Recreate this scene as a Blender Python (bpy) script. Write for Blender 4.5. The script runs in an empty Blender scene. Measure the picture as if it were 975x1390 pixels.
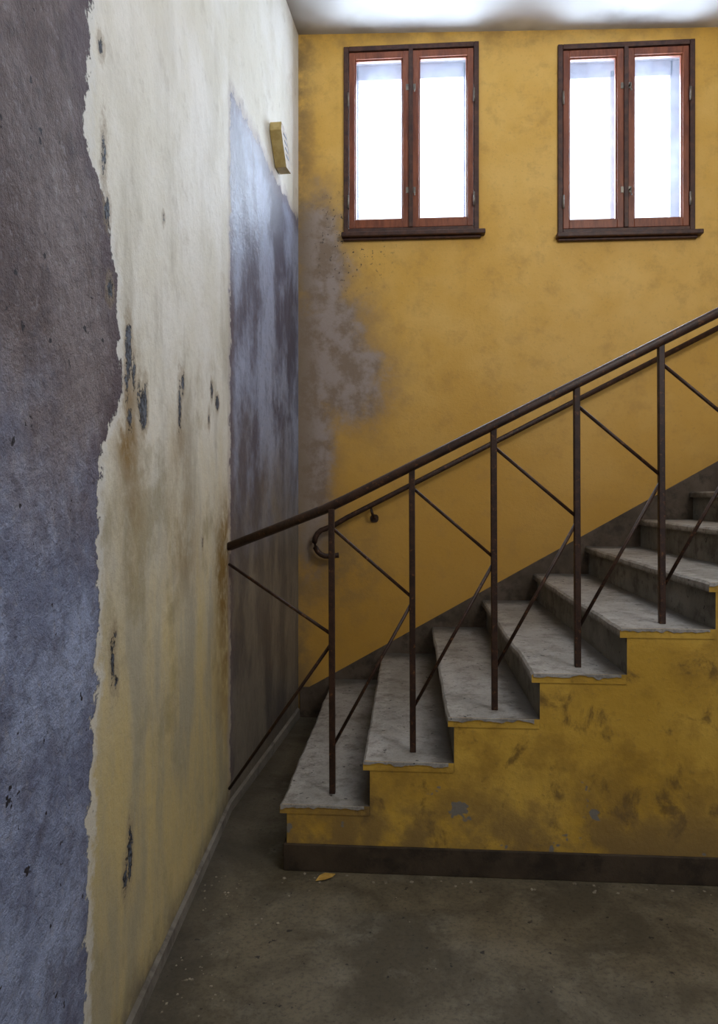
import bpy, bmesh, math, random
from mathutils import Vector, noise
random.seed(4)
S=bpy.context.scene
S.view_settings.view_transform='Standard'
S.view_settings.look='None'
S.view_settings.exposure=0.0

# ------------------------------------------------------------ dimensions (m)
D=4.43; YF=2.60; H=1.37
RUN=.305; X1=-.473; RISE=.165; Z1=.24; NST=10
CORX=-.689; BENDX=-.785; BENDY=3.08
XR=4.2
def ceil_z(x): return 4.235-.0277*(x+.689)

# ------------------------------------------------------------ node helpers
class M:
    def __init__(s,name,rough=.8,spec=.3,metal=0):
        s.m=bpy.data.materials.new(name); s.m.use_nodes=True
        s.t=s.m.node_tree; s.b=s.t.nodes['Principled BSDF']
        s.b.inputs['Roughness'].default_value=rough
        s.b.inputs['Specular IOR Level'].default_value=spec
        s.b.inputs['Metallic'].default_value=metal
        g=s.t.nodes.new('ShaderNodeNewGeometry'); s.pos=g.outputs['Position']; s.nor=g.outputs['Normal']
    def link(s,a,b): s.t.links.new(a,b)
    def put(s,sock,v):
        if isinstance(v,bpy.types.NodeSocket): s.link(v,sock)
        elif isinstance(v,tuple) and len(v)==3 and sock.type=='RGBA': sock.default_value=(*v,1)
        else: sock.default_value=v
    def noise(s,scale,detail=5,rough=.6,vec=None,stretch=None,dist=0):
        n=s.t.nodes.new('ShaderNodeTexNoise'); n.inputs['Scale'].default_value=scale
        n.inputs['Detail'].default_value=detail; n.inputs['Roughness'].default_value=rough
        n.inputs['Distortion'].default_value=dist
        v=vec or s.pos
        if stretch:
            mp=s.t.nodes.new('ShaderNodeMapping'); mp.inputs['Scale'].default_value=stretch
            s.link(v,mp.inputs['Vector']); v=mp.outputs[0]
        s.link(v,n.inputs['Vector']); return n.outputs['Fac']
    def mr(s,v,a,b,c=0.,d=1.,smooth=True):
        n=s.t.nodes.new('ShaderNodeMapRange'); n.interpolation_type='SMOOTHSTEP' if smooth else 'LINEAR'
        s.put(n.inputs[0],v)
        for i,x in enumerate((a,b,c,d)): n.inputs[i+1].default_value=x
        return n.outputs[0]
    def op(s,o,a,b=0.,c=0.):
        n=s.t.nodes.new('ShaderNodeMath'); n.operation=o
        s.put(n.inputs[0],a); s.put(n.inputs[1],b); s.put(n.inputs[2],c); return n.outputs[0]
    def mix(s,f,a,b,blend='MIX'):
        n=s.t.nodes.new('ShaderNodeMix'); n.data_type='RGBA'; n.blend_type=blend
        s.put(n.inputs[0],f); s.put(n.inputs[6],a); s.put(n.inputs[7],b); return n.outputs[2]
    def attr(s,name):
        n=s.t.nodes.new('ShaderNodeAttribute'); n.attribute_name=name; return n.outputs['Fac']
    def xyz(s):
        n=s.t.nodes.new('ShaderNodeSeparateXYZ'); s.link(s.pos,n.inputs[0]); return n.outputs
    def col(s,c): s.put(s.b.inputs['Base Color'],c); return s
    def rough(s,c): s.put(s.b.inputs['Roughness'],c); return s
    def bump(s,h,strength=.5,dist=.01):
        n=s.t.nodes.new('ShaderNodeBump'); n.inputs['Strength'].default_value=strength
        n.inputs['Distance'].default_value=dist
        s.link(h,n.inputs['Height']); s.link(n.outputs[0],s.b.inputs['Normal']); return s

# ------------------------------------------------------------ materials
def m_left():
    m=M('old_cream_plaster',.62,.35)
    nL=m.noise(2.2,4); nM=m.noise(9,6,.65); nF=m.noise(70,4,.7); nV=m.noise(4,5,.6,stretch=(1,1,.3))
    z=m.xyz()[2]
    cream=m.mix(m.mr(nL,.35,.65),(.80,.79,.74),(.72,.70,.61))
    zc=m.op('ADD',z,m.op('MULTIPLY',m.op('SUBTRACT',nV,.5),1.2))
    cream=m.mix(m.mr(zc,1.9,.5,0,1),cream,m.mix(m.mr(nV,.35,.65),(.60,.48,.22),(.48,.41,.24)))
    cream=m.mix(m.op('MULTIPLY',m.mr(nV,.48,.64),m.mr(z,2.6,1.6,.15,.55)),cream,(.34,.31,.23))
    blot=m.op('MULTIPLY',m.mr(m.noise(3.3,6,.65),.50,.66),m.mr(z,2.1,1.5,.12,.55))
    cream=m.mix(blot,cream,(.30,.25,.13))
    cream=m.mix(m.op('MULTIPLY',m.mr(nM,.55,.7),.25),cream,(.34,.30,.22))
    cream=m.mix(m.op('MULTIPLY',m.mr(nF,.5,.75),.25),cream,(.45,.42,.36))
    rust=m.attr('rust')
    cream=m.mix(m.op('MULTIPLY',rust,m.mr(nM,.25,.6)),cream,(.25,.155,.045))
    nG=m.noise(26,6,.75); nP=m.noise(11,7,.72)
    gr=m.mix(m.mr(m.noise(3.2,7,.7),.38,.62),(.17,.125,.125),(.32,.27,.28))
    gb=m.mix(m.mr(m.noise(4.5,7,.7),.38,.62),(.25,.29,.45),(.46,.54,.78))
    zz=m.op('ADD',z,m.op('MULTIPLY',m.op('SUBTRACT',m.noise(3,6,.7),.5),1.3))
    gr=m.mix(m.mr(zz,1.75,1.0),gr,gb)
    gr=m.mix(m.op('MULTIPLY',m.mr(nG,.48,.68),.42),gr,(.09,.08,.11))
    gr=m.mix(m.op('MULTIPLY',m.mr(nP,.52,.60),.30),gr,(.11,.09,.11))
    gr=m.mix(m.op('MULTIPLY',m.mr(nG,.46,.30),.4),gr,(.55,.54,.60))
    gr=m.mix(m.mr(m.noise(24,3,.6),.685,.70),gr,(.035,.03,.04))
    sdn=m.op('SUBTRACT',m.noise(13,8,.72),.5)
    sd=m.op('ADD',m.attr('gray'),m.op('MULTIPLY',sdn,.18))
    sdw=m.op('ADD',m.attr('gray'),m.op('MULTIPLY',m.op('SUBTRACT',m.noise(4,6,.7),.5),.35))
    band=m.op('MULTIPLY',m.mr(sdw,.11,.03),m.mr(z,1.15,1.45,.25,1))
    gr=m.mix(m.op('MULTIPLY',band,.62),gr,(.11,.072,.095))
    mk=m.mr(sd,-.002,.004)
    rim=m.op('MULTIPLY',m.mr(sd,-.05,-.012),.6)
    c=m.mix(rim,cream,(.74,.75,.74))
    c=m.mix(mk,c,gr)
    fb=m.mix(m.mr(m.noise(3.5,6,.65,stretch=(1,1,.6)),.38,.62),(.10,.10,.15),(.34,.39,.54))
    fl=m.mix(m.mr(m.noise(5,6,.65,stretch=(1,1,.4)),.38,.62),(.23,.20,.155),(.12,.105,.095))
    zf=m.op('ADD',z,m.op('MULTIPLY',m.op('SUBTRACT',nL,.5),1.2))
    far=m.mix(m.mr(zf,1.9,1.0),fb,fl)
    far=m.mix(m.op('MULTIPLY',m.mr(nG,.5,.7),.35),far,(.07,.065,.08))
    fs=m.op('ADD',m.attr('far'),m.op('MULTIPLY',m.op('SUBTRACT',m.noise(9,8,.72),.5),.17))
    fk=m.mr(fs,-.003,.012)
    frim=m.op('MULTIPLY',m.mr(fs,-.06,-.0),.5)
    c=m.mix(frim,c,(.40,.36,.38))
    c=m.mix(fk,c,far)
    fedge=m.op('MULTIPLY',m.mr(fs,.09,.01),fk)
    c=m.mix(m.op('MULTIPLY',fedge,.6),c,(.13,.10,.12))
    hs=m.op('ADD',m.attr('hole'),m.op('MULTIPLY',m.op('SUBTRACT',m.noise(55,6,.75),.5),.06))
    hk=m.mr(hs,0,.004)
    c=m.mix(m.op('MULTIPLY',m.mr(hs,-.022,-.004),.6),c,(.34,.27,.18))
    c=m.mix(hk,c,m.mix(m.mr(nF,.4,.6),(.012,.012,.016),(.13,.15,.19)))
    c=m.mix(m.op('MULTIPLY',m.mr(z,.16,.02),m.mr(nM,.3,.6,.3,.9)),c,(.13,.11,.08))  # shadow strip along the floor, painted into the wall colour
    m.col(c)
    m.rough(m.mix(m.op('MAXIMUM',fk,0.),(.7,.7,.7),(.46,.46,.46)))
    gray_rough=m.op('MULTIPLY',nG,m.op('ADD',m.op('MULTIPLY',mk,2.4),.25))
    h=m.op('SUBTRACT',m.op('ADD',gray_rough,m.op('MULTIPLY',nM,.4)),m.op('ADD',m.op('MULTIPLY',mk,.45),m.op('MULTIPLY',hk,1.2)))
    m.bump(h,.85,.016)
    return m.m
def m_back():
    m=M('yellow_wall_paint',.55,.35)
    nL=m.noise(1.6,4); nM=m.noise(7,6,.65); nF=m.noise(60,4,.7)
    z=m.xyz()[2]
    c=m.mix(m.mr(nL,.35,.65),(.67,.385,.068),(.76,.475,.125))
    c=m.mix(m.mr(z,2.8,1.0,0,.75),c,(.47,.245,.032))  # light falloff down the wall, painted in as a darker lower colour
    c=m.mix(m.op('MULTIPLY',m.mr(nM,.48,.70),.42),c,(.42,.235,.055))
    c=m.mix(m.op('MULTIPLY',m.mr(nF,.55,.75),.3),c,(.30,.18,.06))
    st=m.attr('stain')
    s1=m.op('ADD',st,m.op('MULTIPLY',m.op('SUBTRACT',m.noise(4,7,.7),.5),.6))
    c=m.mix(m.op('MULTIPLY',m.mr(s1,-.22,.20),.62),c,(.26,.175,.09))
    s2=m.op('ADD',st,m.op('MULTIPLY',m.op('SUBTRACT',m.noise(6,8,.72,dist=.3),.5),.60))
    c=m.mix(m.op('MULTIPLY',m.mr(s2,-.02,.20),.8),c,m.mix(m.mr(nM,.4,.6),(.21,.165,.14),(.37,.32,.31)))
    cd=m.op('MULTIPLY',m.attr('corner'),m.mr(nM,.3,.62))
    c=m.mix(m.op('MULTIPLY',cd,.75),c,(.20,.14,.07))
    sp=m.op('MULTIPLY',m.attr('splat'),m.mr(m.noise(42,2,.5),.63,.67))
    c=m.mix(sp,c,(.05,.04,.035))
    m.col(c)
    m.bump(m.op('ADD',m.op('MULTIPLY',nM,1.),m.op('MULTIPLY',nF,.3)),.4,.008)
    return m.m
def m_stringer():
    m=M('yellow_stair_paint',.6,.3)
    nM=m.noise(6,6,.65); nF=m.noise(55,4,.7)
    c=m.mix(m.mr(m.noise(2.,4),.35,.65),(.50,.295,.036),(.64,.40,.065))
    c=m.mix(m.op('MULTIPLY',m.mr(nM,.44,.66),.6),c,(.30,.170,.026))
    sm=m.mr(m.noise(8,6,.65,stretch=(1,1,.7),dist=.3),.55,.68)
    c=m.mix(m.op('MULTIPLY',sm,.75),c,(.11,.062,.020))
    z=m.xyz()[2]
    low=m.op('MULTIPLY',m.mr(z,.45,.1),m.mr(nM,.33,.58))
    c=m.mix(m.op('MULTIPLY',low,.7),c,(.20,.135,.06))
    pt=m.op('MULTIPLY',m.mr(m.noise(5.3,4,.6),.61,.63),m.mr(z,.42,.3))
    c=m.mix(pt,c,(.20,.185,.16))
    c=m.mix(m.op('MULTIPLY',m.mr(nF,.55,.72),.3),c,(.20,.14,.05))
    m.col(c).bump(m.op('ADD',nM,m.op('MULTIPLY',nF,.3)),.6,.01); return m.m
def m_conc(name,a,b,dark,rough=.7,spot=True,bumpd=.005):
    m=M(name,rough,.3)
    nM=m.noise(5,7,.68); nF=m.noise(80,4,.7)
    c=m.mix(m.mr(nM,.35,.65),a,b)
    c=m.mix(m.op('MULTIPLY',m.mr(m.noise(11,6,.7),.48,.66),.7),c,dark)
    if spot: c=m.mix(m.mr(m.noise(33,3,.6),.67,.72),c,(.03,.028,.025))
    c=m.mix(m.op('MULTIPLY',m.mr(nF,.5,.75),.35),c,dark)
    m.col(c).bump(m.op('ADD',nM,m.op('MULTIPLY',nF,.4)),.5,bumpd); return m.m
def m_tread():
    m=M('worn_stone_tread',.56,.42)
    nM=m.noise(4,4,.55); nF=m.noise(90,4,.75); n2=m.noise(14,8,.75)
    c=m.mix(m.mr(nM,.35,.65),(.27,.255,.23),(.37,.35,.325))
    c=m.mix(m.op('MULTIPLY',m.mr(n2,.48,.64),.6),c,(.12,.105,.085))
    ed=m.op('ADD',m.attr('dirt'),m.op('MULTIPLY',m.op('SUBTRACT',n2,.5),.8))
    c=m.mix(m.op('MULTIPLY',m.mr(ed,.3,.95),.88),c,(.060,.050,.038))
    c=m.mix(m.op('MULTIPLY',m.mr(m.op('ADD',m.attr('dirt'),m.op('MULTIPLY',n2,.3)),.17,.10),.5),c,(.48,.46,.42))
    c=m.mix(m.mr(m.noise(36,3,.6),.65,.69),c,(.03,.028,.025))
    c=m.mix(m.op('MULTIPLY',m.mr(nF,.45,.7),.4),c,(.11,.10,.085))
    m.col(c).bump(m.op('ADD',n2,m.op('MULTIPLY',nF,.5)),.6,.006); return m.m
def m_floor():
    m=M('worn_concrete_floor',.60,.38)
    n=m.noise(2.6,7,.68,dist=.4); nF=m.noise(70,4,.7)
    c=m.mix(m.mr(n,.38,.64),(.080,.066,.041),(.165,.138,.090))
    c=m.mix(m.op('MULTIPLY',m.mr(m.noise(6,6,.7),.53,.70),.5),c,(.22,.195,.145))
    c=m.mix(m.op('MULTIPLY',m.mr(nF,.46,.68),.55),c,(.040,.034,.024))
    c=m.mix(m.mr(m.noise(30,3,.6),.66,.70),c,(.022,.018,.014))
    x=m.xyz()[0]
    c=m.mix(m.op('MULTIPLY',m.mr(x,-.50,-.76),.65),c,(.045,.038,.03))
    m.col(c).bump(m.op('ADD',n,m.op('MULTIPLY',nF,.3)),.5,.008)
    m.rough(m.mr(n,.3,.7,.75,.5)); return m.m
def m_ceil():
    m=M('ceiling_whitewash',.85,.2)
    y=m.xyz()[1]; x=m.xyz()[0]
    n=m.noise(1.3,3,.5)
    c=m.mix(m.mr(n,.35,.65),(.78,.79,.80),(.70,.70,.70))
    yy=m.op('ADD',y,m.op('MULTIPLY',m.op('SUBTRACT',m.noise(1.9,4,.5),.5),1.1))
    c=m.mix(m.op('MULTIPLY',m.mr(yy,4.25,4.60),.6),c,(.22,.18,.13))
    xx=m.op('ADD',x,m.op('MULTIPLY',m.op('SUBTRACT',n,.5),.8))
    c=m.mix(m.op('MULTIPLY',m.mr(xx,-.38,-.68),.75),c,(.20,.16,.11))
    m.col(c).bump(m.noise(30,4),.2,.004); return m.m
def m_simple(name,a,b,scale=20,rough=.5,spec=.4,metal=0,bd=.002,stretch=None):
    m=M(name,rough,spec,metal); n=m.noise(scale,6,.7,stretch=stretch)
    m.col(m.mix(m.mr(n,.35,.65),a,b)).bump(n,.4,bd); return m.m
def m_rust():
    m=M('brown_rusty_steel_paint',.50,.38)
    n=m.noise(28,6,.7)
    c=m.mix(m.mr(n,.4,.6),(.022,.009,.005),(.044,.019,.010))
    c=m.mix(m.mr(m.noise(45,6,.75),.56,.66),c,(.13,.052,.020))
    m.col(c).bump(n,.5,.002); return m.m
def m_glass():
    m=bpy.data.materials.new('dusty_window_glass'); m.use_nodes=True; t=m.node_tree
    for n in list(t.nodes): t.nodes.remove(n)
    o=t.nodes.new('ShaderNodeOutputMaterial'); a=t.nodes.new('ShaderNodeMixShader'); b=t.nodes.new('ShaderNodeMixShader')
    tr=t.nodes.new('ShaderNodeBsdfTransparent'); tl=t.nodes.new('ShaderNodeBsdfTranslucent'); gl=t.nodes.new('ShaderNodeBsdfGlossy')
    tr.inputs[0].default_value=(.93,.96,1,1); tl.inputs[0].default_value=(.60,.70,.9,1); gl.inputs['Roughness'].default_value=.15
    nz=t.nodes.new('ShaderNodeTexNoise'); nz.inputs['Scale'].default_value=9; nz.inputs['Detail'].default_value=6
    g=t.nodes.new('ShaderNodeNewGeometry'); t.links.new(g.outputs['Position'],nz.inputs['Vector'])
    mr=t.nodes.new('ShaderNodeMapRange'); mr.inputs[1].default_value=.3; mr.inputs[2].default_value=.7; mr.inputs[3].default_value=.02; mr.inputs[4].default_value=.045
    t.links.new(nz.outputs[0],mr.inputs[0]); t.links.new(mr.outputs[0],a.inputs[0])
    t.links.new(tr.outputs[0],a.inputs[1]); t.links.new(tl.outputs[0],a.inputs[2])
    b.inputs[0].default_value=.04; t.links.new(a.outputs[0],b.inputs[1]); t.links.new(gl.outputs[0],b.inputs[2])
    t.links.new(b.outputs[0],o.inputs[0]); return m

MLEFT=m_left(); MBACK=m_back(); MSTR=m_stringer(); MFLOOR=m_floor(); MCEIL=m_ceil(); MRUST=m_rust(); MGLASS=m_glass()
MTREAD=m_tread()
MRISER=m_conc('dirty_riser',(.13,.12,.10),(.20,.185,.155),(.05,.043,.034))
MPLINTH=m_conc('dark_plinth_paint',(.040,.028,.018),(.070,.050,.032),(.02,.015,.01),spot=False)
MSKIRT=m_conc('brown_skirting_paint',(.075,.054,.036),(.12,.09,.066),(.035,.026,.018),spot=False)
MLSK=m_conc('grey_skirting',(.15,.135,.11),(.22,.20,.17),(.07,.06,.05),spot=False)
MWOOD=m_simple('red_brown_window_paint',(.14,.034,.014),(.26,.075,.030),25,.45,.45,0,.002,(1,1,.2))
MWDARK=m_simple('dark_weathered_wood',(.040,.016,.012),(.085,.034,.02),25,.5)
MOUT=m_simple('grey_outer_sash',(.30,.33,.40),(.42,.45,.52),15,.6)
MREV=m_simple('window_reveal_plaster',(.40,.40,.42),(.5,.5,.52),10,.8)
MMET=m_simple('tarnished_metal',(.16,.14,.12),(.25,.22,.18),40,.4,.5,.6)
MSIGN=m_simple('faded_cream_enamel',(.42,.30,.10),(.56,.43,.18),18,.5)
MSIGND=m_simple('brown_enamel',(.20,.13,.06),(.28,.19,.08),18,.5)
MINK=m_simple('black_lettering',(.02,.02,.02),(.04,.03,.03),18,.5)
MCHIP=m_simple('plaster_chips',(.14,.115,.08),(.34,.30,.23),30,.8)
MLEAF=m_simple('dry_leaf_skin',(.45,.26,.05),(.60,.40,.10),30,.7)

# ------------------------------------------------------------ mesh helpers
def finish(bm,name,mats,bevel=0,smooth=False,parent=None):
    me=bpy.data.meshes.new(name); bm.normal_update(); bm.to_mesh(me); bm.free()
    for m in mats: me.materials.append(m)
    o=bpy.data.objects.new(name,me); S.collection.objects.link(o)
    if smooth:
        for p in me.polygons: p.use_smooth=True
    if bevel:
        b=o.modifiers.new('bevel','BEVEL'); b.width=bevel; b.segments=2; b.limit_method='ANGLE'
    if parent: o.parent=parent
    return o
def box(bm,x0,x1,y0,y1,z0,z1,mi=0):
    vs=[bm.verts.new((x,y,z)) for x in (x0,x1) for y in (y0,y1) for z in (z0,z1)]
    for q in ((0,1,3,2),(4,6,7,5),(0,4,5,1),(2,3,7,6),(0,2,6,4),(1,5,7,3)):
        f=bm.faces.new([vs[i] for i in q]); f.material_index=mi
def prism(bm,pts,y0,y1,mi=0):
    a=[bm.verts.new((x,y0,z)) for x,z in pts]; b=[bm.verts.new((x,y1,z)) for x,z in pts]
    n=len(pts)
    fs=[bm.faces.new(a),bm.faces.new(b[::-1])]
    for i in range(n):
        fs.append(bm.faces.new((a[(i+1)%n],a[i],b[i],b[(i+1)%n])))
    for f in fs: f.material_index=mi
    return fs
def sweep(bm,pts,w,h=None,n=10,mi=0,smooth=True):
    h=h or w; pts=[Vector(p) for p in pts]; rings=[]
    for i,p in enumerate(pts):
        d=((pts[min(i+1,len(pts)-1)]-p).normalized()+(p-pts[max(i-1,0)]).normalized()) if 0<i<len(pts)-1 else (pts[min(i+1,len(pts)-1)]-pts[max(i-1,0)])
        d.normalize()
        side=d.cross(Vector((0,0,1)))
        if side.length<.15: side=Vector((0,1,0)) if abs(d.y)<.9 else Vector((1,0,0))
        side=(side-d*side.dot(d)).normalized(); up=side.cross(d).normalized()
        r=[]
        for k in range(n):
            a=2*math.pi*(k+.5)/n
            ca,sa=math.cos(a),math.sin(a)
            if n>4:
                q=.72
                ca=math.copysign(abs(ca)**q,ca); sa=math.copysign(abs(sa)**q,sa)
            else: ca*=1.4142; sa*=1.4142
            r.append(bm.verts.new(p+side*ca*w/2+up*sa*h/2))
        rings.append(r)
    for a,b in zip(rings,rings[1:]):
        for k in range(n):
            f=bm.faces.new((a[k],a[(k+1)%n],b[(k+1)%n],b[k])); f.smooth=smooth and n>4; f.material_index=mi
    for r,rev in ((rings[0],False),(rings[-1],True)):
        f=bm.faces.new(r if rev else r[::-1]); f.material_index=mi
def fixn(bm): bmesh.ops.recalc_face_normals(bm,faces=bm.faces)
def smst(x): x=max(0,min(1,x)); return x*x*(3-2*x)
def frange(a,b,st):
    n=max(1,round((b-a)/st)); return [a+(b-a)*i/n for i in range(n+1)]
def interp(tab,z):
    if z<=tab[0][0]: return tab[0][1]
    for (a,b),(c,d) in zip(tab,tab[1:]):
        if z<=c: return b+(d-b)*(z-a)/(c-a)
    return tab[-1][1]

# ------------------------------------------------------------ left wall
bound=[(0,1.50),(.31,1.51),(.65,1.53),(.99,1.575),(1.32,1.585),(1.46,1.595),(1.53,1.67),(1.66,1.73),(1.91,1.70),(2.06,1.63),(2.12,1.53),(2.2,1.52),(2.5,1.545),(3.2,1.56),(4.3,1.56)]
holes=[(1.79,1.745,.024,.07),(1.775,1.66,.014,.04),(1.83,1.69,.012,.035),(1.91,1.606,.034,.055),(1.80,1.565,.018,.032),(1.87,1.64,.010,.03),(1.93,1.66,.01,.025),
 (2.28,1.655,.016,.075),(2.32,1.74,.018,.035),(2.85,1.745,.032,.030),(2.75,1.78,.02,.03),(2.70,1.66,.012,.02),(1.675,.975,.013,.045),(1.69,1.03,.009,.02),(1.70,.92,.010,.02),
 (1.80,.455,.018,.065),(1.765,.405,.015,.040),(1.66,1.86,.018,.025),(1.64,2.04,.018,.03),(1.60,2.40,.014,.02),(1.62,2.16,.012,.05),(2.6,1.2,.008,.012),(2.1,2.2,.007,.01)]
bm=bmesh.new()
ys=frange(-1.6,1.0,.2)[:-1]+frange(1.0,BENDY,.012)+frange(BENDY,D,.02)[1:]
zs=frange(0,4.22,.013)
L={k:bm.verts.layers.float.new(k) for k in ('gray','far','hole','rust')}
def lw_x(y): return -.619-.054*y if y<=BENDY else BENDX+(CORX-BENDX)*(y-BENDY)/(D-BENDY)
grid=[]
for y in ys:
    row=[]
    x=lw_x(y)
    for i,z in enumerate(zs):
        zz=ceil_z(x)+.02 if i==len(zs)-1 else z
        v=bm.verts.new((x,y,zz))
        v[L['gray']]=max(-.3,min(.3,interp(bound,z)-y))
        v[L['far']]=min(y-BENDY-.02, (3.15-(y-BENDY)*.06-z)*.8, .3)
        h=-.2
        for (hy,hz,ry,rz) in holes:
            if abs(y-hy)<.2 and abs(z-hz)<.2:
                d=math.hypot((y-hy)/ry,(z-hz)/rz); h=max(h,(1-d)*min(ry,rz)*1.0)
        v[L['hole']]=h
        r=smst(1-math.hypot((y-1.76)/.13,(z-1.56)/.2))+.6*smst(1-math.hypot((y-1.83)/.18,(z-1.40)/.45))
        r+=1.3*smst(1-math.hypot((y-3.08)/.4,(z-1.12)/.35))+1.0*smst(1-math.hypot((y-3.05)/.4,(z-.8)/.8))
        r+=.5*smst(1-math.hypot((y-2.28)/.25,(z-1.5)/.3))+.6*smst(1-math.hypot((y-2.35)/.35,(z-1.2)/.3))
        v[L['rust']]=min(1,r)
        row.append(v)
    grid.append(row)
for a,b in zip(grid,grid[1:]):
    for i in range(len(zs)-1): bm.faces.new((a[i],b[i],b[i+1],a[i+1]))
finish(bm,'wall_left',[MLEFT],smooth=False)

# ------------------------------------------------------------ windows layout
W=[dict(x0=-.405,x1=.422,z0=2.985,z1=4.137),dict(x0=.895,x1=1.700,z0=2.950,z1=4.095)]
# ------------------------------------------------------------ back wall
bm=bmesh.new()
def lines(a,b,cuts,st):
    cs=sorted(set([a,b]+cuts)); out=[a]
    for p,q in zip(cs,cs[1:]): out+=frange(p,q,st)[1:]
    return out
I=.012
xs=lines(CORX,2.0,[w[k]+(I if k=='x0' else -I) for w in W for k in ('x0','x1')],.03)+frange(2.0,XR,.2)[1:]
zs2=lines(0,4.06,[w[k]+(I if k=='z0' else -I) for w in W for k in ('z0',)],.03)
zt=sorted([W[1]['z1']-I,W[0]['z1']-I]); zs2+=zt+[4.3]
L={k:bm.verts.layers.float.new(k) for k in ('stain','corner','splat')}
blobs=[(-.57,2.95,.18,.38),(-.53,2.66,.22,.34),(-.48,2.38,.28,.38),(-.38,2.10,.30,.36),(-.62,2.2,.2,.7),(-.62,1.6,.18,.8)]
g=[]
for x in xs:
    row=[]
    for i,z in enumerate(zs2):
        v=bm.verts.new((x,D,ceil_z(x)+.02 if i==len(zs2)-1 else z))
        s=-.5
        for bx,bz,rx,rz in blobs: s=max(s,(1-math.hypot((x-bx)/rx,(z-bz)/rz))*.38)
        v[L['stain']]=s
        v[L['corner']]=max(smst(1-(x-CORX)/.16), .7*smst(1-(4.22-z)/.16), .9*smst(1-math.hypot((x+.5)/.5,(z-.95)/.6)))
        v[L['splat']]=smst(1.2-math.hypot((x+.35)/.3,(z-2.95)/.4))
        row.append(v)
    g.append(row)
def inwin(x,z): return any(w['x0']<x<w['x1'] and w['z0']<z<w['z1'] for w in W)
for i in range(len(xs)-1):
    for j in range(len(zs2)-1):
        if inwin((xs[i]+xs[i+1])/2,(zs2[j]+zs2[j+1])/2): continue
        bm.faces.new((g[i][j],g[i+1][j],g[i+1][j+1],g[i][j+1]))
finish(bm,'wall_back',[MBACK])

# right wall, wall behind the viewer, ceiling, floor
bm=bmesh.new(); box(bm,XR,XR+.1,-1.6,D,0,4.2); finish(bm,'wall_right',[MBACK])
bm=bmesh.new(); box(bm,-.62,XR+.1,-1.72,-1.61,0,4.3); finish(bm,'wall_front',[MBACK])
bm=bmesh.new()
v=[bm.verts.new(p) for p in ((-1,-1.72,ceil_z(-1)),(XR+.1,-1.72,ceil_z(XR)),(XR+.1,D+.05,ceil_z(XR)),(-1,D+.05,ceil_z(-1)))]
bm.faces.new(v[::-1])
r=bmesh.ops.extrude_face_region(bm,geom=list(bm.faces)); bmesh.ops.translate(bm,vec=(0,0,.1),verts=[e for e in r['geom'] if isinstance(e,bmesh.types.BMVert)])
fixn(bm); finish(bm,'ceiling',[MCEIL])
bm=bmesh.new(); box(bm,-1.0,XR+.1,-1.72,D+.05,-.1,0); finish(bm,'floor',[MFLOOR])

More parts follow.
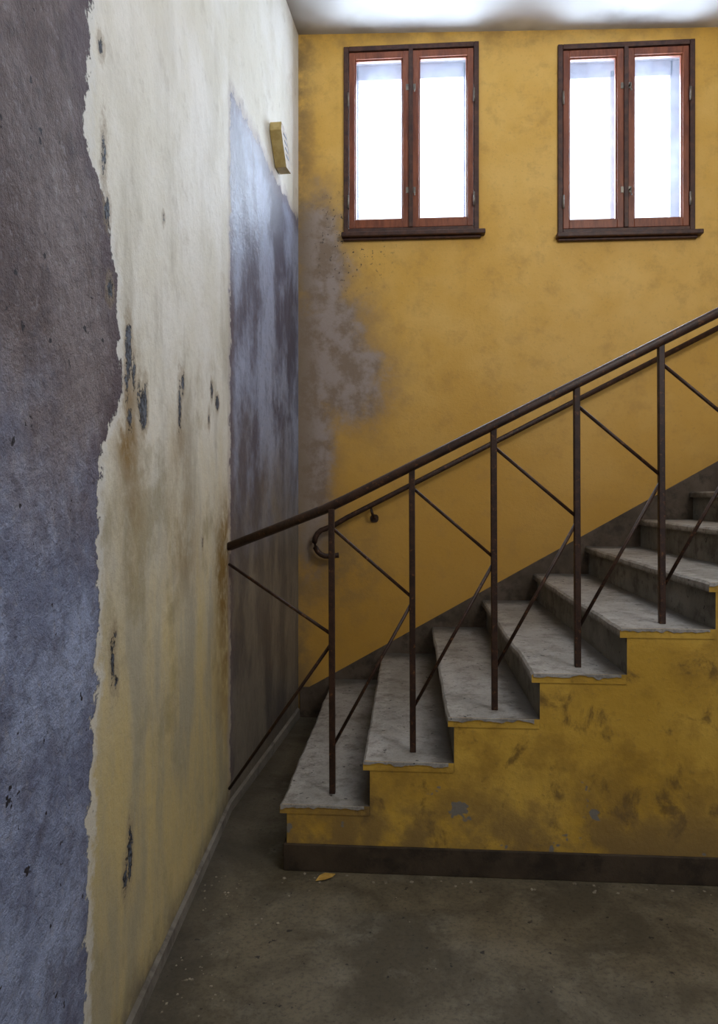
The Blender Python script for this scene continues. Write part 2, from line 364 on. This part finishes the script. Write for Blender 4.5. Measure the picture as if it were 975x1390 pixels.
# ------------------------------------------------------------ windows
def window(name,w):
    x0,x1,z0,z1=w['x0'],w['x1'],w['z0'],w['z1']; cx=(x0+x1)/2
    par=bpy.data.objects.new(name,None); par.location=(0,0,0); S.collection.objects.link(par)
    bm=bmesh.new()
    fw=.030
    yF=D-.018
    box(bm,x0,x0+fw,yF,D+.06,z0,z1); box(bm,x1-fw,x1,yF,D+.06,z0,z1)
    box(bm,x0+fw,x1-fw,yF,D+.06,z1-fw,z1); box(bm,x0+fw,x1-fw,yF,D+.06,z0,z0+fw)
    finish(bm,'frame',[MWDARK],.004,parent=par)
    bm=bmesh.new()
    for s,(a,b) in enumerate(((x0+fw+.003,cx-.002),(cx+.002,x1-fw-.003))):
        sw=.036; c0,c1=z0+fw+.004,z1-fw-.004; yS=D-.008
        cs=.048
        l=sw if s==0 else cs; r=cs if s==0 else sw
        box(bm,a,a+l,yS,D+.035,c0,c1); box(bm,b-r,b,yS,D+.035,c0,c1)
        box(bm,a+l,b-r,yS,D+.035,c1-.042,c1); box(bm,a+l,b-r,yS,D+.035,c0,c0+.052)
        for q in ((a+l,a+l+.008,c0+.052,c1-.042),(b-r-.008,b-r,c0+.052,c1-.042)):
            box(bm,q[0],q[1],D+.004,D+.03,q[2],q[3])
        box(bm,a+l+.008,b-r-.008,D+.004,D+.03,c1-.05,c1-.042); box(bm,a+l+.008,b-r-.008,D+.004,D+.03,c0+.052,c0+.060)
    finish(bm,'casement_sashes',[MWOOD],.003,parent=par)
    bm=bmesh.new(); box(bm,cx-.013,cx+.013,D-.024,D-.008,z0+fw,z1-fw); finish(bm,'meeting_strip',[MWDARK],.004,parent=par)
    bm=bmesh.new()
    for a,b in ((x0+fw+.03,cx-.04),(cx+.04,x1-fw-.03)):
        box(bm,a,b,D+.014,D+.018,z0+fw+.05,z1-fw-.04)
    finish(bm,'glass_panes',[MGLASS],parent=par)
    bm=bmesh.new()
    box(bm,x0-.01,x0+.012,D+.06,D+.24,z0,z1); box(bm,x1-.012,x1+.01,D+.06,D+.24,z0,z1)
    box(bm,x0,x1,D+.06,D+.24,z1-.012,z1+.01); box(bm,x0,x1,D+.06,D+.24,z0-.01,z0+.012)
    finish(bm,'reveal',[MREV],parent=par)
    bm=bmesh.new(); yo=D+.17; ow=.062
    box(bm,x0+.012,x0+ow+.02,yo,yo+.04,z0+.012,z1-.012); box(bm,x1-ow-.02,x1-.012,yo,yo+.04,z0+.012,z1-.012)
    box(bm,x0+ow,x1-ow,yo,yo+.04,z1-ow-.045,z1-.012); box(bm,x0+ow,x1-ow,yo,yo+.04,z0+.012,z0+ow+.01)
    box(bm,cx-.045,cx+.045,yo,yo+.04,z0+ow,z1-ow)
    finish(bm,'outer_sash',[MOUT],.004,parent=par)
    bm=bmesh.new(); box(bm,x0-.012,x1+.036,D-.055,D-.001,z0-.030,z0-.001)
    box(bm,x0-.002,x1+.012,D-.028,D-.001,z0-.046,z0-.030)
    finish(bm,'sill_board',[MWDARK],.006,parent=par)
    bm=bmesh.new()
    for zz in (z0+.26,z1-.26):
        box(bm,cx-.03,cx+.03,D-.012,D-.008,zz-.018,zz+.018)
        sweep(bm,[(cx+.022,D-.012,zz),(cx+.022,D-.035,zz),(cx+.022,D-.038,zz-.045)],.009,n=8)
        for xx in (x0+fw,x1-fw): sweep(bm,[(xx,D-.026,zz-.11),(xx,D-.026,zz-.03)],.012,n=8)
    finish(bm,'latches_and_hinges',[MMET],parent=par)
    la=bpy.data.lights.new(name+'_daylight','AREA'); la.shape='RECTANGLE'; la.size=x1-x0-.06; la.size_y=z1-z0-.06
    la.energy=62; la.color=(.82,.91,1.0)
    lo=bpy.data.objects.new(name+'_daylight',la); lo.location=(cx,D+.26,(z0+z1)/2); lo.rotation_euler=(math.radians(-90),0,0)
    S.collection.objects.link(lo)
window('window_1',W[0]); window('window_2',W[1])

# ------------------------------------------------------------ staircase
st=bpy.data.objects.new('staircase',None); S.collection.objects.link(st)
YB=D-.016; T=.034; NO=.024; FO=.014
xe=X1+RUN*(NST-1)
pts=[(X1+NO,0)]
for n in range(NST):
    z=Z1+RISE*n-T; x=X1+RUN*n+NO
    pts.append((x,z))
    xn=X1+RUN*(n+1)+NO if n<NST-1 else XR-.002
    pts.append((xn,z))
pts.append((XR-.002,0))
bm=bmesh.new()
fs=prism(bm,pts,YF+FO,YB,1); fixn(bm)
for f in bm.faces:
    if f.normal.y<-.9: f.material_index=0
finish(bm,'stair_body',[MSTR,MRISER],parent=st)
bm=bmesh.new(); LD=bm.verts.layers.float.new('dirt')
for n in range(NST):
    z=Z1+RISE*n; x=X1+RUN*n
    xn=(X1+RUN*(n+1)+NO-.001) if n<NST-1 else XR-.002
    segs=60; y0,y1=YF+FO-.003,YB
    rows=[]
    for i in range(segs+1):
        y=y0+(y1-y0)*i/segs
        wv=.007*noise.noise((y*6,n*3.1,0))+.003*noise.noise((y*23,n*3.1,8)); dz=-.004*smst(1-abs((y-3.4)/.8))+.003*noise.noise((y*11,n,5))
        xm=x+(min(xn,x+.33)-x)*.5
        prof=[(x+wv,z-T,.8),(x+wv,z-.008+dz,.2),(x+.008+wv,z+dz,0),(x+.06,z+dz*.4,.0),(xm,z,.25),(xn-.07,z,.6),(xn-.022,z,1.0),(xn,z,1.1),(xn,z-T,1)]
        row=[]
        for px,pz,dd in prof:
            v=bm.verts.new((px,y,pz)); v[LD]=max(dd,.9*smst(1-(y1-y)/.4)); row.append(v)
        rows.append(row)
    K=9
    for a,b in zip(rows,rows[1:]):
        for k in range(K): bm.faces.new((a[k],a[(k+1)%K],b[(k+1)%K],b[k]))
    bm.faces.new(rows[0]); bm.faces.new(rows[-1][::-1])
fixn(bm)
for f in bm.faces:
    if f.normal.y<-.9 and len(f.verts)>4: f.material_index=1
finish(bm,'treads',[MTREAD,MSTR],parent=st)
bm=bmesh.new()
for n in range(NST):
    z=Z1+RISE*n; x=X1+RUN*n; xn=X1+RUN*(n+1)+.004 if n<NST-1 else XR-.01
    m=40; rows=[]
    for i in range(m+1):
        px=x+.001+(xn-x-.002)*i/m
        b=.011+.012*noise.noise((px*14,n*5,1))+.007*noise.noise((px*50,n*5,3))
        b=max(b,.003)
        rows.append([bm.verts.new(q) for q in ((px,YF+FO-.0065,z-.001),(px,YF+FO-.0065,z-b),(px,YF+FO-.003,z-b-.001),(px,YF+FO-.003,z-.0005))])
    for a,c in zip(rows,rows[1:]):
        for k in range(4): bm.faces.new((a[k],a[(k+1)%4],c[(k+1)%4],c[k]))
    bm.faces.new(rows[0]); bm.faces.new(rows[-1][::-1])
fixn(bm); finish(bm,'tread_lips',[MTREAD],parent=st)
bm=bmesh.new()
box(bm,X1+NO-.012,XR-.01,YF+.002,YF+FO-.0005,0.0,.098); box(bm,X1+NO-.012,X1+NO-.0005,YF+FO-.0005,YB,0,.098)
finish(bm,'plinth',[MPLINTH],.003,parent=st)

# skirting on back wall following stairs
bm=bmesh.new()
sl=RISE/RUN
p=[(CORX+.012,0),(CORX+.012,.185),(-.62,.185)]
p.append((xe,Z1+sl*(xe-X1)+.10)); p.append((XR-.01,Z1+sl*(xe-X1)+.10)); p.append((XR-.01,0))
prism(bm,p,D-.015,D-.0005); fixn(bm)
finish(bm,'baseboard_back',[MSKIRT],.002)
bm=bmesh.new()
prev=None
for y in frange(-1.6,BENDY,.5)+[D-.02]:
    x=lw_x(y)
    r=[bm.verts.new(q) for q in ((x+.001,y,0),(x+.016,y,0),(x+.013,y,.035 if y<BENDY+.1 else .05),(x+.001,y,.042 if y<BENDY+.1 else .06))]
    if prev:
        for k in range(4): bm.faces.new((prev[k],prev[(k+1)%4],r[(k+1)%4],r[k]))
    else: bm.faces.new(r)
    prev=r
bm.faces.new(prev[::-1]); fixn(bm); finish(bm,'baseboard_left',[MLSK])

# ------------------------------------------------------------ stair railing
YR=2.72
def rz(x): return 1.336+.50*(x+.282)
ra=bpy.data.objects.new('stair_railing',None); S.collection.objects.link(ra)
bx=[X1+.185+RUN*n for n in range(NST)]
wallp=(lw_x(3.08)+.006,3.07)
bm=bmesh.new()
sweep(bm,[(wallp[0],wallp[1],1.150),(-.52,2.90,1.246),(bx[0]-.03,YR+.012,rz(bx[0])-.012),(bx[0]+.05,YR,rz(bx[0]+.05)),(bx[-1]+.3,YR,rz(bx[-1]+.3))],.046,.036,12)
finish(bm,'handrail',[MRUST],parent=ra)
bm=bmesh.new()
for n,x in enumerate(bx): 
    sweep(bm,[(x-.004,YR,Z1+RISE*n-.001),(x-.008,YR,rz(x)-.012)],.023,.023,4)
finish(bm,'balusters',[MRUST],.003,parent=ra)
bm=bmesh.new()
R=.0125
for a,b in zip(bx,bx[1:]):
    sweep(bm,[(a,YR,rz(a)-.09),(b-.006,YR,rz(b)-.50)],R,n=8)
    sweep(bm,[(b-.006,YR,rz(b)-.515),(a,YR,rz(a)-.91)],R,n=8)
b=bx[0]
sweep(bm,[(wallp[0],wallp[1],1.073),(b,YR,.838)],R,n=8); sweep(bm,[(b,YR,.820),(wallp[0],wallp[1],.10)],R,n=8)
sweep(bm,[(bx[-1],YR,rz(bx[-1])-.09),(bx[-1]+.3,YR,rz(bx[-1])-.2)],R,n=8)
finish(bm,'cross_bars',[MRUST],parent=ra)

# ------------------------------------------------------------ wall handrail
YW=D-.065
def wz(x): return 1.406+.511*(x+.049)
bm=bmesh.new()
path=[(2.5,YW,wz(2.5)),(0,YW,wz(0)),(-.38,YW,wz(-.38)),(-.46,YW,wz(-.46)-.006)]
cxh,czh=-.500,1.085
for a in range(100,281,20):
    t=math.radians(a); path.append((cxh+.075*math.cos(t)*1.05,YW,czh+.085*math.sin(t)+.0))
path.append((-.43,YW,1.008))
sweep(bm,path,.032,n=12)
for x in (-.235,2.35):
    z=wz(x); sweep(bm,[(x,YW,z-.01),(x+.01,YW,z-.05),(x+.02,YW+.02,z-.075),(x+.02,D-.004,z-.08)],.016,n=8)
    sweep(bm,[(x+.02,D-.008,z-.08),(x+.02,D-.001,z-.08)],.05,n=14)
finish(bm,'wall_handrail',[MRUST])

# ------------------------------------------------------------ little sign on left wall
bm=bmesh.new()
pr=[(-.09,.09),(.01,.08),(.075,.02),(.125,-.09),(.02,-.10),(-.03,-.04),(-.095,.045)]
a=[bm.verts.new((0,y,z)) for y,z in pr]; b2=[bm.verts.new((.062,y,z)) for y,z in pr]
n=len(pr)
f=bm.faces.new(a); f.material_index=0
f=bm.faces.new(b2[::-1]); f.material_index=1
for i in range(n):
    f=bm.faces.new((a[i],a[(i+1)%n],b2[(i+1)%n],b2[i])); f.material_index=0
fixn(bm)
for k in range(4): box(bm,.0622,.064,-.04+k*.018,.02+k*.018,.045-k*.030,.057-k*.030,2)
o=finish(bm,'wall_sign',[MSIGN,MSIGND,MINK],.003)
o.location=(lw_x(3.84)+.003,3.84,3.25); o.rotation_euler=(0,0,math.radians(-4))

# ------------------------------------------------------------ debris
def chip(bm,x,y,z,s):
    n=random.randint(4,6); a0=random.random()*6
    lo=[bm.verts.new((x+s*math.cos(a0+6.283*i/n)*random.uniform(.6,1.1),y+s*math.sin(a0+6.283*i/n)*random.uniform(.6,1.1),z)) for i in range(n)]
    up=[bm.verts.new((v.co.x*.8+x*.2,v.co.y*.8+y*.2,z+s*random.uniform(.2,.5))) for v in lo]
    bm.faces.new(lo[::-1]); bm.faces.new(up)
    for i in range(n): bm.faces.new((lo[i],lo[(i+1)%n],up[(i+1)%n],up[i]))
bm=bmesh.new()
for _ in range(70):
    y=random.uniform(1.7,2.56); chip(bm,lw_x(y)+.03+abs(random.gauss(0,.12)),y,0,random.uniform(.002,.006))
for _ in range(55): chip(bm,random.uniform(-.45,1.6),YF-abs(random.gauss(.01,.05))-.012,0,random.uniform(.002,.009))
for _ in range(20): chip(bm,random.uniform(-.7,1.2),random.uniform(1.7,2.5),0,random.uniform(.0015,.0035))
fixn(bm); finish(bm,'plaster_debris',[MCHIP])
bm=bmesh.new()
for _ in range(60):
    n=random.randint(0,7); chip(bm,X1+RUN*n+random.uniform(.08,.27),random.uniform(2.8,4.35),Z1+RISE*n-.001,random.uniform(.0015,.004))
fixn(bm); finish(bm,'step_grit',[MCHIP],parent=st)
bm=bmesh.new()
pl=[(-.04,0),(-.015,.018),(.01,.022),(.045,.004),(.02,-.014),(-.01,-.018)]
cc=bm.verts.new((0,0,.012)); vv=[bm.verts.new((x,y,.004+abs(y)*.3)) for x,y in pl]
for i in range(6): bm.faces.new((cc,vv[i],vv[(i+1)%6]))
o=finish(bm,'dry_leaf',[MLEAF]); o.location=(-.30,2.555,0); o.rotation_euler=(0,0,.6)

# ------------------------------------------------------------ lights
def area(name,loc,target,size,power,col):
    la=bpy.data.lights.new(name,'AREA'); la.size=size; la.energy=power; la.color=col
    o=bpy.data.objects.new(name,la); o.location=loc
    o.rotation_euler=(Vector(target)-Vector(loc)).to_track_quat('-Z','Y').to_euler(); S.collection.objects.link(o)
area('upper_fill_light',(1.9,.7,3.75),(-.1,4.2,3.4),1.0,48,(1.0,.97,.93))  # added fill under the ceiling to brighten the upper walls, no window there
area('rear_fill_light',(2.4,-1.2,2.4),(-.8,1.6,1.2),1.5,36,(.76,.86,1.0))  # added fill for cool light from behind the camera, source unseen
w=bpy.data.worlds.new('World'); S.world=w; w.use_nodes=True
w.node_tree.nodes['Background'].inputs[0].default_value=(.92,.96,1,1); w.node_tree.nodes['Background'].inputs[1].default_value=3.4

# ------------------------------------------------------------ camera
cd=bpy.data.cameras.new('camera'); co=bpy.data.objects.new('camera',cd); S.collection.objects.link(co)
cd.sensor_width=36; cd.lens=976/1390*36; cd.shift_y=-22/1390; cd.clip_start=.05
co.location=(0,0,H); co.rotation_euler=(math.radians(90),0,math.atan(.0702))
S.camera=co
